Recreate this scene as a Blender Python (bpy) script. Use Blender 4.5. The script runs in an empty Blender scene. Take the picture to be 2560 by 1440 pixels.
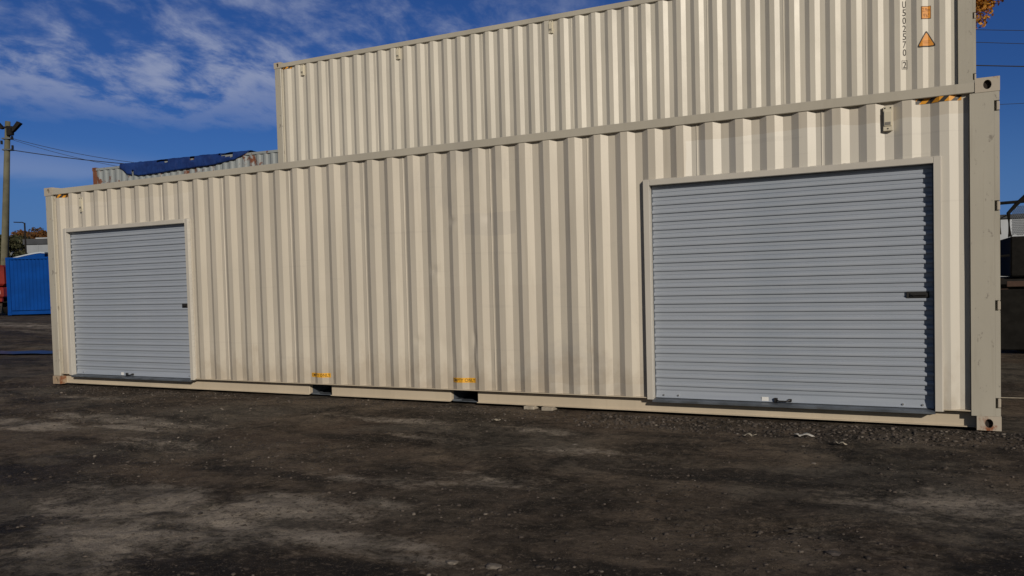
import bpy, bmesh, math, random
import numpy as np
from mathutils import Vector, Matrix, Euler
R = math.radians
rnd = random.Random(7)
scene = bpy.context.scene
COL = scene.collection

# ------------------------------------------------------------------ camera
cd = bpy.data.cameras.new('camera'); cam = bpy.data.objects.new('camera', cd); COL.objects.link(cam)
right = Vector((0.89041213, 0.45436865, -0.02674642)); up = Vector((0.00683657, 0.04540552, 0.99894524)); fwd = Vector((-0.45510384, 0.88965581, -0.0373233))
M = Matrix((right, up, -fwd)).transposed().to_4x4(); M.translation = Vector((11.7263, -7.86491, 1.33888))
cam.matrix_world = M
cd.sensor_width = 36; cd.lens = 36 * 2079.33 / 2560; cd.shift_y = 61.03 / 2560
cd.clip_start = 0.05; cd.clip_end = 3000
scene.camera = cam

# ------------------------------------------------------------------ sky, sun, exposure
SUN = Vector((0.98, -1.0, 0.50)).normalized()
world = bpy.data.worlds.new('World'); scene.world = world; world.use_nodes = True
nt = world.node_tree; nt.nodes.clear()
def N(t, typ, **kw):
    n = t.nodes.new(typ)
    for k, v in kw.items():
        if k.startswith('i_'):
            key = k[2:]; key = int(key) if key.isdigit() else key.replace('_', ' ')
            n.inputs[key].default_value = v
        else: setattr(n, k, v)
    return n
def K(t, a, b): t.links.new(a, b)
def MATH(t, op, a, b=None, c=None, clamp=False):
    n = t.nodes.new('ShaderNodeMath'); n.operation = op; n.use_clamp = clamp
    for i, v in enumerate((a, b, c)):
        if v is None: continue
        if isinstance(v, (int, float)): n.inputs[i].default_value = v
        else: t.links.new(v, n.inputs[i])
    return n.outputs[0]
def MIX(t, fac, a, b, blend='MIX'):
    n = t.nodes.new('ShaderNodeMix'); n.data_type = 'RGBA'; n.blend_type = blend; n.clamp_factor = True
    for sock, v in ((n.inputs[0], fac), (n.inputs[6], a), (n.inputs[7], b)):
        if isinstance(v, (int, float)): sock.default_value = v
        elif isinstance(v, tuple): sock.default_value = (*v[:3], 1)
        else: t.links.new(v, sock)
    return n.outputs[2]
def RAMP(t, fac, lo, hi, smooth=True):
    n = t.nodes.new('ShaderNodeMapRange'); n.interpolation_type = 'SMOOTHSTEP' if smooth else 'LINEAR'
    n.inputs[1].default_value = lo; n.inputs[2].default_value = hi
    t.links.new(fac, n.inputs[0]); return n.outputs[0]
def NOISE(t, vec, scale, detail=4, rough=.55, dist=0):
    n = t.nodes.new('ShaderNodeTexNoise'); n.inputs['Scale'].default_value = scale; n.inputs['Detail'].default_value = detail
    n.inputs['Roughness'].default_value = rough; n.inputs['Distortion'].default_value = dist
    if vec is not None: t.links.new(vec, n.inputs['Vector'])
    return n.outputs['Fac']
def MAP(t, vec, scale=(1, 1, 1), loc=(0, 0, 0), rot=(0, 0, 0)):
    n = t.nodes.new('ShaderNodeMapping'); n.inputs['Scale'].default_value = scale; n.inputs['Location'].default_value = loc; n.inputs['Rotation'].default_value = rot
    t.links.new(vec, n.inputs['Vector']); return n.outputs[0]

sky = N(nt, 'ShaderNodeTexSky', sky_type='NISHITA', sun_disc=False)
sky.sun_elevation = math.asin(SUN.z); sky.sun_rotation = math.atan2(SUN.x, SUN.y)
sky.altitude = 200; sky.air_density = 1.0; sky.dust_density = 0.25; sky.ozone_density = 3.5
tint = MIX(nt, 1.0, sky.outputs[0], (0.26, 0.48, 0.95), 'MULTIPLY')
tc = N(nt, 'ShaderNodeTexCoord')
sx = N(nt, 'ShaderNodeSeparateXYZ'); K(nt, tc.outputs['Generated'], sx.inputs[0])
zc = MATH(nt, 'MAXIMUM', sx.outputs[2], 0.03)
cx = MATH(nt, 'DIVIDE', sx.outputs[0], MATH(nt, 'ADD', zc, 0.06)); cy = MATH(nt, 'DIVIDE', sx.outputs[1], MATH(nt, 'ADD', zc, 0.06))
cv = N(nt, 'ShaderNodeCombineXYZ'); K(nt, cx, cv.inputs[0]); K(nt, cy, cv.inputs[1])
rad = MATH(nt, 'SQRT', MATH(nt, 'ADD', MATH(nt, 'MULTIPLY', cx, cx), MATH(nt, 'MULTIPLY', cy, cy)))
big = NOISE(nt, MAP(nt, cv.outputs[0], (1, 1, 1), (4.4, 0.2, 8)), 1.1, 3, .5)
px_ = MATH(nt, 'DIVIDE', sx.outputs[0], MATH(nt, 'ADD', zc, 0.30)); py_ = MATH(nt, 'DIVIDE', sx.outputs[1], MATH(nt, 'ADD', zc, 0.30))
pv = N(nt, 'ShaderNodeCombineXYZ'); K(nt, px_, pv.inputs[0]); K(nt, py_, pv.inputs[1])
fine = NOISE(nt, MAP(nt, pv.outputs[0], (1.5, 1.0, 1), (1.3, 9.2, 5), (0, 0, R(-8))), 7.0, 10, .62, .18)
# a loose altocumulus bank fills one side of the sky above a ragged edge; a thin streak lies below it
edge = MATH(nt, 'ADD', rad, MATH(nt, 'ADD', MATH(nt, 'MULTIPLY', MATH(nt, 'SUBTRACT', big, .5), 1.6), MATH(nt, 'MULTIPLY', MATH(nt, 'SUBTRACT', fine, .5), 1.5)))
bank = MATH(nt, 'MULTIPLY', RAMP(nt, edge, 4.15, 3.45), RAMP(nt, cx, -0.2, -1.7))
st = NOISE(nt, MAP(nt, cv.outputs[0], (.5, 1.0, 1), (2, 5, 1), (0, 0, R(35))), 1.3, 6, .5)
band = MATH(nt, 'MULTIPLY', MATH(nt, 'MULTIPLY', RAMP(nt, rad, 4.3, 5.0), RAMP(nt, rad, 6.0, 5.2)), MATH(nt, 'MULTIPLY', RAMP(nt, cx, -3.5, -4.4), RAMP(nt, st, .36, .56)))
cover = MATH(nt, 'ADD', MATH(nt, 'MULTIPLY', big, 0.40), MATH(nt, 'MULTIPLY', fine, 0.75))
cover = MATH(nt, 'ADD', cover, MATH(nt, 'MULTIPLY', RAMP(nt, edge, 2.9, 3.6), 0.13))
cl = MATH(nt, 'MULTIPLY', RAMP(nt, cover, 0.49, 0.82), bank)
cl = MATH(nt, 'ADD', MATH(nt, 'MULTIPLY', cl, 0.80), MATH(nt, 'MULTIPLY', band, 0.34), clamp=True)
dp = N(nt, 'ShaderNodeVectorMath', operation='DOT_PRODUCT'); K(nt, tc.outputs['Generated'], dp.inputs[0]); dp.inputs[1].default_value = SUN
away = RAMP(nt, dp.outputs['Value'], 0.35, -0.35)      # 1 on the side of the sky opposite the sun
low = MATH(nt, 'SUBTRACT', 1.0, RAMP(nt, sx.outputs[2], 0.0, 0.20))      # clear cold air: blue down to the skyline
tint = MIX(nt, MATH(nt, 'MULTIPLY', low, 0.92), tint, (1.45, 3.3, 7.7))
tint = MIX(nt, away, MIX(nt, 1.0, sky.outputs[0], (0.42, 0.40, 0.38), 'MULTIPLY'), tint)
skyc = MIX(nt, cl, tint, (5.9, 6.7, 9.4))
bg = N(nt, 'ShaderNodeBackground', i_Strength=0.05); K(nt, skyc, bg.inputs[0])
wo = N(nt, 'ShaderNodeOutputWorld'); K(nt, bg.outputs[0], wo.inputs[0])

sl = bpy.data.lights.new('sun', 'SUN'); sl.energy = 3.0; sl.angle = R(0.53); sl.color = (1.0, 0.90, 0.76)
so = bpy.data.objects.new('sun', sl); COL.objects.link(so); so.rotation_euler = SUN.to_track_quat('Z', 'Y').to_euler()
scene.view_settings.view_transform = 'Standard'; scene.view_settings.look = 'None'
scene.view_settings.exposure = 0.0; scene.view_settings.gamma = 1.0; scene.view_settings.use_curve_mapping = False

# ------------------------------------------------------------------ helpers
def tag(o, label=None, cat=None, group=None, kind=None):
    if label: o['label'] = label
    if cat: o['category'] = cat
    if group: o['group'] = group
    if kind: o['kind'] = kind
    return o
def empty(name, loc=(0, 0, 0), rz=0, label=None, cat=None, group=None):
    o = bpy.data.objects.new(name, None); COL.objects.link(o); o.location = loc; o.rotation_euler = (0, 0, rz)
    return tag(o, label, cat, group)
def link(name, me, mat=None, parent=None, smooth=False):
    o = bpy.data.objects.new(name, me); COL.objects.link(o)
    if mat is not None:
        for m in (mat if isinstance(mat, (list, tuple)) else [mat]): me.materials.append(m)
    if parent: o.parent = parent
    if smooth: me.polygons.foreach_set('use_smooth', [True] * len(me.polygons))
    return o
class MB:
    def __init__(s): s.bm = bmesh.new()
    def box(s, x0, x1, y0, y1, z0, z1, bev=0.0, mi=0):
        r = bmesh.ops.create_cube(s.bm, size=1)['verts']
        for v in r:
            v.co = Vector((x0 + (x1 - x0) * (v.co.x + .5), y0 + (y1 - y0) * (v.co.y + .5), z0 + (z1 - z0) * (v.co.z + .5)))
        fs = {f for v in r for f in v.link_faces}
        for f in fs: f.material_index = mi
        if bev > 0:
            es = list({e for v in r for e in v.link_edges})
            bmesh.ops.bevel(s.bm, geom=es, offset=bev, segments=1, affect='EDGES', profile=.5)
        return s
    def poly(s, pts, mi=0):
        f = s.bm.faces.new([s.bm.verts.new(p) for p in pts]); f.material_index = mi; return f
    def prism(s, pts, d):  # polygon extruded along d
        d = Vector(d); a = [s.bm.verts.new(p) for p in pts]; b = [s.bm.verts.new(Vector(p) + d) for p in pts]
        n = len(pts)
        s.bm.faces.new(a); s.bm.faces.new(b[::-1])
        for i in range(n): s.bm.faces.new([a[i], b[i], b[(i + 1) % n], a[(i + 1) % n]])
        return s
    def tube(s, pts, r, seg=8, cap=True):
        pts = [Vector(p) for p in pts]; rs = r if isinstance(r, (list, tuple)) else [r] * len(pts); rings = []
        for i, p in enumerate(pts):
            d = (pts[min(i + 1, len(pts) - 1)] - pts[max(i - 1, 0)]).normalized()
            u = d.cross(Vector((0, 0, 1)));
            if u.length < .05: u = d.cross(Vector((1, 0, 0)))
            u.normalize(); w = d.cross(u)
            rings.append([s.bm.verts.new(p + rs[i] * (math.cos(t) * u + math.sin(t) * w)) for t in [2 * math.pi * k / seg for k in range(seg)]])
        for a, b in zip(rings, rings[1:]):
            for k in range(seg): s.bm.faces.new([a[k], a[(k + 1) % seg], b[(k + 1) % seg], b[k]])
        if cap: s.bm.faces.new(rings[0][::-1]); s.bm.faces.new(rings[-1])
        return s
    def build(s, name, mat, parent=None, smooth=False, normals=True):
        if normals: bmesh.ops.recalc_face_normals(s.bm, faces=s.bm.faces)
        me = bpy.data.meshes.new(name); s.bm.to_mesh(me); s.bm.free()
        return link(name, me, mat, parent, smooth)
def grid_mesh(name, X, Y, Z, keep=None, mat=None, parent=None, smooth=False):
    """X, Y, Z arrays of shape (rows, cols) -> quads"""
    r, c = X.shape; co = np.stack([X, Y, Z], -1).reshape(-1, 3)
    i = np.arange(r * c).reshape(r, c)
    q = np.stack([i[:-1, :-1], i[:-1, 1:], i[1:, 1:], i[1:, :-1]], -1)
    q = q[keep] if keep is not None else q.reshape(-1, 4)
    q = q.reshape(-1, 4)
    if keep is not None:
        used, q = np.unique(q, return_inverse=True); q = q.reshape(-1, 4); co = co[used]
    me = bpy.data.meshes.new(name); me.vertices.add(len(co)); me.vertices.foreach_set('co', co.ravel().astype(np.float32))
    me.loops.add(q.size); me.loops.foreach_set('vertex_index', q.ravel().astype(np.int32))
    me.polygons.add(len(q)); me.polygons.foreach_set('loop_start', (np.arange(len(q)) * 4).astype(np.int32))
    me.update(calc_edges=True); me.validate()
    return link(name, me, mat, parent, smooth)
def copy_tree(o, parent=None):
    c = o.copy(); COL.objects.link(c); c.parent = parent
    for ch in list(o.children): copy_tree(ch, c)
    return c

# ------------------------------------------------------------------ materials
def newmat(name):
    m = bpy.data.materials.new(name); m.use_nodes = True; t = m.node_tree; t.nodes.clear()
    b = t.nodes.new('ShaderNodeBsdfPrincipled'); o = t.nodes.new('ShaderNodeOutputMaterial'); t.links.new(b.outputs[0], o.inputs[0])
    return m, t, b
def OBJ(t): return t.nodes.new('ShaderNodeTexCoord').outputs['Object']
def bump(t, b, h, s, d=0.01):
    n = t.nodes.new('ShaderNodeBump'); n.inputs['Strength'].default_value = s; n.inputs['Distance'].default_value = d
    t.links.new(h, n.inputs['Height']); t.links.new(n.outputs[0], b.inputs['Normal'])
def simple(name, col, rough=.6, metal=0, var=.15, scale=3.0, spec=None, dirt=None, bumpy=0):
    m, t, b = newmat(name); v = OBJ(t)
    n = NOISE(t, v, scale, 6, .6)
    c = MIX(t, RAMP(t, n, .3, .7), tuple(x * (1 - var) for x in col), tuple(min(1, x * (1 + var)) for x in col))
    if dirt:
        d = RAMP(t, NOISE(t, v, scale * 2.7, 8, .65), .55, .72); c = MIX(t, MATH(t, 'MULTIPLY', d, .7), c, dirt)
    t.links.new(c, b.inputs['Base Color']); b.inputs['Roughness'].default_value = rough; b.inputs['Metallic'].default_value = metal
    if bumpy: bump(t, b, NOISE(t, v, scale * 6, 5, .6), bumpy)
    return m
def paint(name, base, rust_amt=.0, patches=None, grime=.5, rough=.42, streak=.5, rustc=(.16, .055, .022), orange=.15, chip=.74, splash=0):
    m, t, b = newmat(name); v = OBJ(t)
    info = t.nodes.new('ShaderNodeObjectInfo').outputs['Random']
    sep = t.nodes.new('ShaderNodeSeparateXYZ'); t.links.new(v, sep.inputs[0])
    n1 = NOISE(t, MAP(t, v, (1, 1, .35)), 1.3, 5, .6)
    c = MIX(t, RAMP(t, n1, .32, .68), tuple(x * .93 for x in base), tuple(min(1, x * 1.05) for x in base))
    # every sheet came from its own batch
    k = MATH(t, 'ADD', MATH(t, 'MULTIPLY', info, .07), .965)
    c = MIX(t, 1.0, c, k, 'MULTIPLY')
    # vertical run marks
    st = NOISE(t, MAP(t, v, (9, 9, .45)), 2.0, 6, .6)
    c = MIX(t, MATH(t, 'MULTIPLY', RAMP(t, st, .52, .78), .35 * streak), c, tuple(x * y for x, y in zip(base, (.62, .58, .52))))
    # grey scuffed clouds
    sc = NOISE(t, MAP(t, v, (1, 1, .8), (5, 2, 1)), .9, 9, .68, .6)
    c = MIX(t, MATH(t, 'MULTIPLY', RAMP(t, sc, .55, .72), .30 * grime), c, (.30, .29, .28))
    if patches:   # areas touched up with a whiter paint
        edge = MATH(t, 'MULTIPLY', MATH(t, 'SUBTRACT', NOISE(t, v, 2.2, 3, .5), .5), .10)
        for (x0, x1, z0, z1, pc, amt) in patches:
            f = None
            for s, lim, sg in ((sep.outputs[0], x0, 1), (sep.outputs[0], x1, -1), (sep.outputs[2], z0, 1), (sep.outputs[2], z1, -1)):
                d = MATH(t, 'MULTIPLY', MATH(t, 'SUBTRACT', MATH(t, 'ADD', s, edge), lim), sg)
                g = RAMP(t, d, -.004, .004)
                f = g if f is None else MATH(t, 'MULTIPLY', f, g)
            c = MIX(t, MATH(t, 'MULTIPLY', f, amt), c, pc)
    if splash:   # dirt thrown up from the yard
        sn = NOISE(t, MAP(t, v, (1, 1, .6), (3, 1, 8)), 5.0, 8, .65)
        z_ = MATH(t, 'ADD', sep.outputs[2], MATH(t, 'MULTIPLY', MATH(t, 'SUBTRACT', sn, .5), 1.4))
        c = MIX(t, MATH(t, 'MULTIPLY', RAMP(t, z_, .62, .12), splash), c, (.30, .235, .165))
        lines = NOISE(t, MAP(t, v, (.5, .5, 14), (1, 4, 2)), 1.4, 3, .5)
        c = MIX(t, MATH(t, 'MULTIPLY', RAMP(t, lines, .67, .70), .12), c, (.33, .31, .28))
    # scratches and chips, rust
    sp = NOISE(t, MAP(t, v, (1, 1, .55)), 14, 8, .7)
    c = MIX(t, MATH(t, 'MULTIPLY', RAMP(t, sp, chip, chip + .05), .55), c, (.13, .11, .10))
    if rust_amt > 0:
        r = NOISE(t, MAP(t, v, (1, 1, .8), (1, 7, 3)), 3.2, 10, .66, .3)
        rf = RAMP(t, r, .70 - .22 * rust_amt, .76 - .2 * rust_amt)
        rc = MIX(t, NOISE(t, v, 22, 6, .7), rustc, tuple(x * 2.0 for x in rustc))
        c = MIX(t, rf, c, rc)
        t.links.new(MATH(t, 'ADD', MATH(t, 'MULTIPLY', rf, .4), rough), b.inputs['Roughness'])
    else:
        t.links.new(MATH(t, 'ADD', MATH(t, 'MULTIPLY', sc, .25), rough - .12), b.inputs['Roughness'])
    t.links.new(c, b.inputs['Base Color'])
    bump(t, b, NOISE(t, v, 55, 3, .6), orange, .002)
    return m
CREAM = (.535, .492, .42)
WHITEP = (.60, .575, .52)
m_cream = paint('cream_paint_front', CREAM, patches=[(9.6, 11.97, .0, 2.63, WHITEP, .8), (8.12, 9.14, .0, .27, WHITEP, .5), (.20, 2.98, .0, 2.62, (.60, .56, .50), .35),
                                                    (6.5, 8.1, .0, 1.30, (.50, .45, .38), .3), (7.1, 7.75, 1.85, 2.08, (.43, .40, .36), .4)], grime=1.15, streak=.8, splash=.38, chip=.71)
m_cream2 = paint('cream_paint_upper', (.555, .523, .455), grime=.5, streak=.4, chip=.71)
m_rail = paint('cream_paint_rail', (.46, .43, .365), grime=.7, rust_amt=.18, chip=.69)
m_post = paint('cream_paint_post', (.43, .405, .345), grime=1.0, rust_amt=.24, streak=1.2, chip=.60)
m_brail = paint('cream_paint_sill', (.55, .475, .37), grime=.6, rust_amt=.22, chip=.69)
m_frame = paint('door_frame_paint', (.52, .495, .45), grime=.3, streak=.3, chip=.76, rough=.4)
m_casting = paint('casting_paint', (.46, .41, .34), rust_amt=.62, grime=.8, chip=.62)
m_casting_rust = paint('casting_rust', (.40, .31, .22), rust_amt=1.15, grime=.8, chip=.6)
m_grey = paint('worn_grey_paint', (.27, .30, .315), rust_amt=.68, grime=.9, streak=.9, rustc=(.10, .035, .018), chip=.64)
m_greyrust = paint('rusted_grey_paint', (.26, .17, .12), rust_amt=1.25, grime=1, rustc=(.11, .04, .02))
m_blue = simple('blue_paint', (.0012, .048, .25), .9, 0, .12, 1.5)
m_blue.node_tree.nodes['Principled BSDF'].inputs['Specular IOR Level'].default_value = .15
m_hole = simple('casting_pocket_dark', (.022, .016, .013), .9)
m_dark = simple('underside_dark', (.03, .027, .025), .9)
m_door = None
def doormat():
    m, t, b = newmat('roller_door_steel'); v = OBJ(t)
    n = NOISE(t, MAP(t, v, (.6, 1, 14)), 2.0, 6, .6); n2 = NOISE(t, v, 1.1, 5, .6)
    c = MIX(t, RAMP(t, n, .3, .72), (.335, .375, .445), (.385, .425, .49))
    c = MIX(t, MATH(t, 'MULTIPLY', RAMP(t, n2, .45, .7), .35), c, (.295, .345, .41))
    t.links.new(c, b.inputs['Base Color']); b.inputs['Roughness'].default_value = .42; b.inputs['Metallic'].default_value = .15
    bump(t, b, NOISE(t, MAP(t, v, (1, 1, 5)), 9, 4, .6), .12, .004)
    return m
m_door = doormat()
m_galv = simple('galvanised_steel', (.13, .15, .18), .45, .35, .3, 5, dirt=(.10, .09, .08))
m_black = simple('black_latch', (.018, .017, .017), .5, 0, .2)
m_white = simple('white_label', (.74, .75, .75), .5, 0, .04)
m_paper = simple('dirty_paper', (.48, .46, .43), .8, 0, .15, 30)
m_chrome = simple('bolt_steel', (.55, .56, .57), .3, .8, .1)
m_vent = paint('vent_plastic', (.62, .57, .45), grime=.4, chip=.78)
m_louvre = simple('louvre_grey', (.20, .19, .17), .7, 0, .1)
m_block = simple('pale_timber', (.36, .32, .26), .85, 0, .2, 9, dirt=(.2, .16, .12))
m_orange = simple('orange_vinyl', (.66, .265, .03), .5, 0, .12, 12, dirt=(.45, .19, .04))
m_yellow = simple('yellow_vinyl', (.78, .40, .025), .5, 0, .08, 12)
m_ink = simple('black_ink', (.035, .028, .022), .6, 0, .2, 20)
m_ink2 = simple('brown_black_ink', (.07, .03, .012), .6, 0, .2, 30)
m_ink3 = simple('worn_brown_ink', (.30, .11, .02), .6, 0, .2, 30)
m_tarp = None

# ------------------------------------------------------------------ ground
def vnoise(x, y, scale, seed, octaves=4, gain=.5):
    out = np.zeros_like(x); amp = 1.0; tot = 0
    for o in range(octaves):
        r = np.random.RandomState(seed + o * 17); T = r.rand(256, 256)
        u = x / scale * 2 ** o + 31.7 * o; v = y / scale * 2 ** o + 17.3 * o
        iu = np.floor(u).astype(int); iv = np.floor(v).astype(int); fu = u - iu; fv = v - iv
        fu = fu * fu * (3 - 2 * fu); fv = fv * fv * (3 - 2 * fv)
        g = lambda a, b: T[a % 256, b % 256]
        out += amp * ((g(iu, iv) * (1 - fu) + g(iu + 1, iv) * fu) * (1 - fv) + (g(iu, iv + 1) * (1 - fu) + g(iu + 1, iv + 1) * fu) * fv)
        tot += amp; amp *= gain
    return out / tot * 2 - 1
def sstep(t): t = np.clip(t, 0, 1); return t * t * (3 - 2 * t)
def ground_h(x, y):
    x = np.asarray(x, float); y = np.asarray(y, float)
    h = -.022 + .42 * sstep((-x - 7) / 17.)
    damp = np.where((x > -.4) & (x < 12.6) & (y > -.25) & (y < 2.8), .35, 1.0)
    h = h + damp * (.030 * vnoise(x, y, 2.3, 3, 3) + .013 * vnoise(x, y, .42, 21, 3) + .015 * vnoise(x, y, .11, 55, 4, .65) * (.4 + 1.0 * np.clip(vnoise(x, y, 1.1, 77, 2) + .3, 0, 1)))
    # ruts left by tyres in front of the big door
    d = np.array([.84, .54]); px = (x - 10.9) * d[0] + (y + 3.32) * d[1]; py = -(x - 10.9) * d[1] + (y + 3.32) * d[0]
    w = np.exp(-(px / .55) ** 4)
    h = h - .013 * w * np.exp(-(py / .17) ** 4) * (.5 + .5 * np.cos(py * 2 * math.pi / .085))
    # loose spoil heaped along the skirt of the container near the big door
    h = h + .02 * np.exp(-((y + .16) / .16) ** 2) * np.clip((x - 8.5) / 2, 0, 1) * (x < 12.7) * (.6 + .7 * np.clip(vnoise(x, y, .2, 91, 3), -1, 1))
    # hollow that holds the puddle
    h = h - .06 * np.exp(-(((x + 7.7) / 1.6) ** 2 + ((y - 4.35) / .85) ** 2) ** 1.2)
    return h
def axis(pieces):
    out = [np.arange(a, b, s) for a, b, s in pieces]; return np.unique(np.round(np.concatenate(out), 4))
gx = axis([(-1500, -200, 100), (-200, -40, 10), (-40, -12, 1.), (-12, -2, .16), (-2, 3, .05), (3, 14.4, .022), (14.4, 20, .2), (20, 60, 4), (60, 1600, 140)])
gy = axis([(-700, -40, 60), (-40, -8, 2), (-8, -5.5, .15), (-5.5, -2.6, .022), (-2.6, .2, .03), (.2, 8, .16), (8, 30, .7), (30, 100, 5), (100, 2000, 120)])
GX, GY = np.meshgrid(gx, gy); GZ = ground_h(GX, GY)
def ground_mat():
    m, t, b = newmat('packed_dirt'); v = t.nodes.new('ShaderNodeNewGeometry').outputs['Position']
    att = t.nodes.new('ShaderNodeAttribute'); att.attribute_name = 'dust'; dust = att.outputs['Fac']
    n_big = NOISE(t, v, .55, 7, .62, .5); n_mid = NOISE(t, MAP(t, v, (1, 1.7, 1)), 2.6, 9, .68, .4); n_f = NOISE(t, v, 26, 9, .72); n_g = NOISE(t, v, 90, 4, .7)
    att2 = t.nodes.new('ShaderNodeAttribute'); att2.attribute_name = 'mud'; mud = att2.outputs['Fac']
    c = MIX(t, RAMP(t, n_big, .36, .64), (.062, .044, .032), (.100, .078, .058))
    gr = RAMP(t, NOISE(t, MAP(t, v, (1, 1, 1), (7, 3, 0)), .45, 4, .5), .46, .62)
    c = MIX(t, MATH(t, 'MULTIPLY', gr, .6), c, (.080, .076, .066))
    c = MIX(t, MATH(t, 'MULTIPLY', RAMP(t, n_mid, .48, .70), .6), c, (.135, .108, .080))
    rag = MATH(t, 'ADD', MATH(t, 'MULTIPLY', n_mid, .65), MATH(t, 'MULTIPLY', n_f, .5))
    dd = RAMP(t, MATH(t, 'ADD', MATH(t, 'MULTIPLY', dust, .42), rag), .72, .98)
    c = MIX(t, MATH(t, 'MULTIPLY', dd, .95), c, (.27, .235, .195))
    mm = RAMP(t, MATH(t, 'ADD', MATH(t, 'MULTIPLY', mud, .40), MATH(t, 'MULTIPLY', MATH(t, 'SUBTRACT', 1.0, n_mid), .9)), .58, .76)
    c = MIX(t, MATH(t, 'MULTIPLY', mm, .85), c, (.022, .0165, .0125))
    n_p = NOISE(t, MAP(t, v, (1, 1.25, 1), (11, 5, 2)), 1.35, 10, .66, .5); n_q = NOISE(t, MAP(t, v, (1, 1.2, 1), (1, 15, 2)), 5.5, 9, .68, .3)
    k = MATH(t, 'ADD', .22, MATH(t, 'ADD', MATH(t, 'MULTIPLY', RAMP(t, n_p, .39, .61), .95), MATH(t, 'MULTIPLY', RAMP(t, n_q, .38, .62), .42)))
    kc = t.nodes.new('ShaderNodeCombineColor'); [t.links.new(k, kc.inputs[i_]) for i_ in range(3)]
    c = MIX(t, 1.0, c, kc.outputs[0], 'MULTIPLY')
    c = MIX(t, MATH(t, 'MULTIPLY', RAMP(t, n_f, .53, .66), .55), c, (.205, .160, .125))
    c = MIX(t, MATH(t, 'MULTIPLY', RAMP(t, n_f, .48, .36), .62), c, (.014, .010, .008))  # low spots of the bump noise coloured dark: cavity shade painted in
    c = MIX(t, MATH(t, 'MULTIPLY', RAMP(t, n_g, .44, .33), .5), c, (.014, .010, .008))  # finer cavities, their shade likewise painted into the colour
    c = MIX(t, MATH(t, 'MULTIPLY', RAMP(t, n_g, .59, .70), .6), c, (.25, .205, .165))
    damp = MATH(t, 'MULTIPLY', mm, .6)
    t.links.new(c, b.inputs['Base Color'])
    t.links.new(MATH(t, 'SUBTRACT', .95, MATH(t, 'MULTIPLY', damp, .25)), b.inputs['Roughness'])
    b.inputs['Specular IOR Level'].default_value = .2
    hgt = MATH(t, 'ADD', MATH(t, 'MULTIPLY', n_f, .7), MATH(t, 'MULTIPLY', n_g, .35))
    bump(t, b, hgt, 1.0, .035)
    return m
m_ground = ground_mat()
ground = grid_mesh('ground', GX, GY, GZ, mat=m_ground, smooth=True); tag(ground, 'dark packed dirt yard with dusty patches and ruts', kind='structure')
du = np.zeros_like(GX)
for (x, y, sxx, syy, a) in [(4.0, -1.95, 1.3, .25, 1.3), (3.3, -2.5, 1.0, .3, 1.1), (4.6, -2.3, .6, .12, 1.2), (7.5, -4.5, 1.0, .5, 1.35), (7.7, -5.1, .5, .4, 1.1), (7.0, -4.05, .8, .28, 1.2), (8.1, -3.95, .7, .3, 1.05), (8.62, -3.66, .24, .12, 1.1), (6.9, -1.0, .9, .2, .8), (7.8, -1.72, .6, .2, .7),
                           (5.6, -2.77, .9, .25, .8), (8.2, -3.2, .8, .2, .7), (8.9, -4.35, .8, .22, .9), (9.4, -4.45, .35, .10, .9), (11.7, -2.5, .7, .5, .75), (9.2, -1.84, .8, .25, .6), (8.7, -1.09, .8, .25, .65), (9.1, -2.9, .7, .3, .6), (11.2, -3.4, .9, .4, .45), (-17, 10.4, 5, .8, 1.), (-13.5, 9, 3, .6, .8), (2.2, -.8, 1.2, .25, .6), (12.6, -1.6, .8, .5, .5)]:
    du = np.maximum(du, a * np.exp(-(((GX - x) / sxx) ** 2 + ((GY - y) / syy) ** 2)))
mu = np.zeros_like(GX)
for (x, y, sxx, syy, a) in [(5.5, -3.95, .7, .35, 1), (5.7, -3.4, .8, .18, .9), (7.2, -3.3, .8, .16, 1), (7.1, -1.86, .9, .18, .8), (8.1, -2.7, .8, .2, .7), (10.2, -2.2, 1.1, .28, 1), (11.6, -1.1, .9, .25, .8), (8.5, -5.0, .5, .22, 1), (9.2, -4.75, .8, .2, 1), (10.5, -4.4, .8, .3, .9), (6.9, -5.0, .25, .4, .9), (12, -3.6, .4, .5, .8), (9.9, -1.0, 1.2, .22, .6), (1.5, -1.2, 1.5, .4, .6), (-6, 2.5, 3, 1.5, .8), (-15, 8, 6, 1.2, .8), (-9, 6.5, 4, .8, .7)]:
    mu = np.maximum(mu, a * np.exp(-(((GX - x) / sxx) ** 2 + ((GY - y) / syy) ** 2)))
att = ground.data.attributes.new('mud', 'FLOAT', 'POINT'); att.data.foreach_set('value', mu.ravel().astype(np.float32))
att = ground.data.attributes.new('dust', 'FLOAT', 'POINT'); att.data.foreach_set('value', du.ravel().astype(np.float32))

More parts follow.
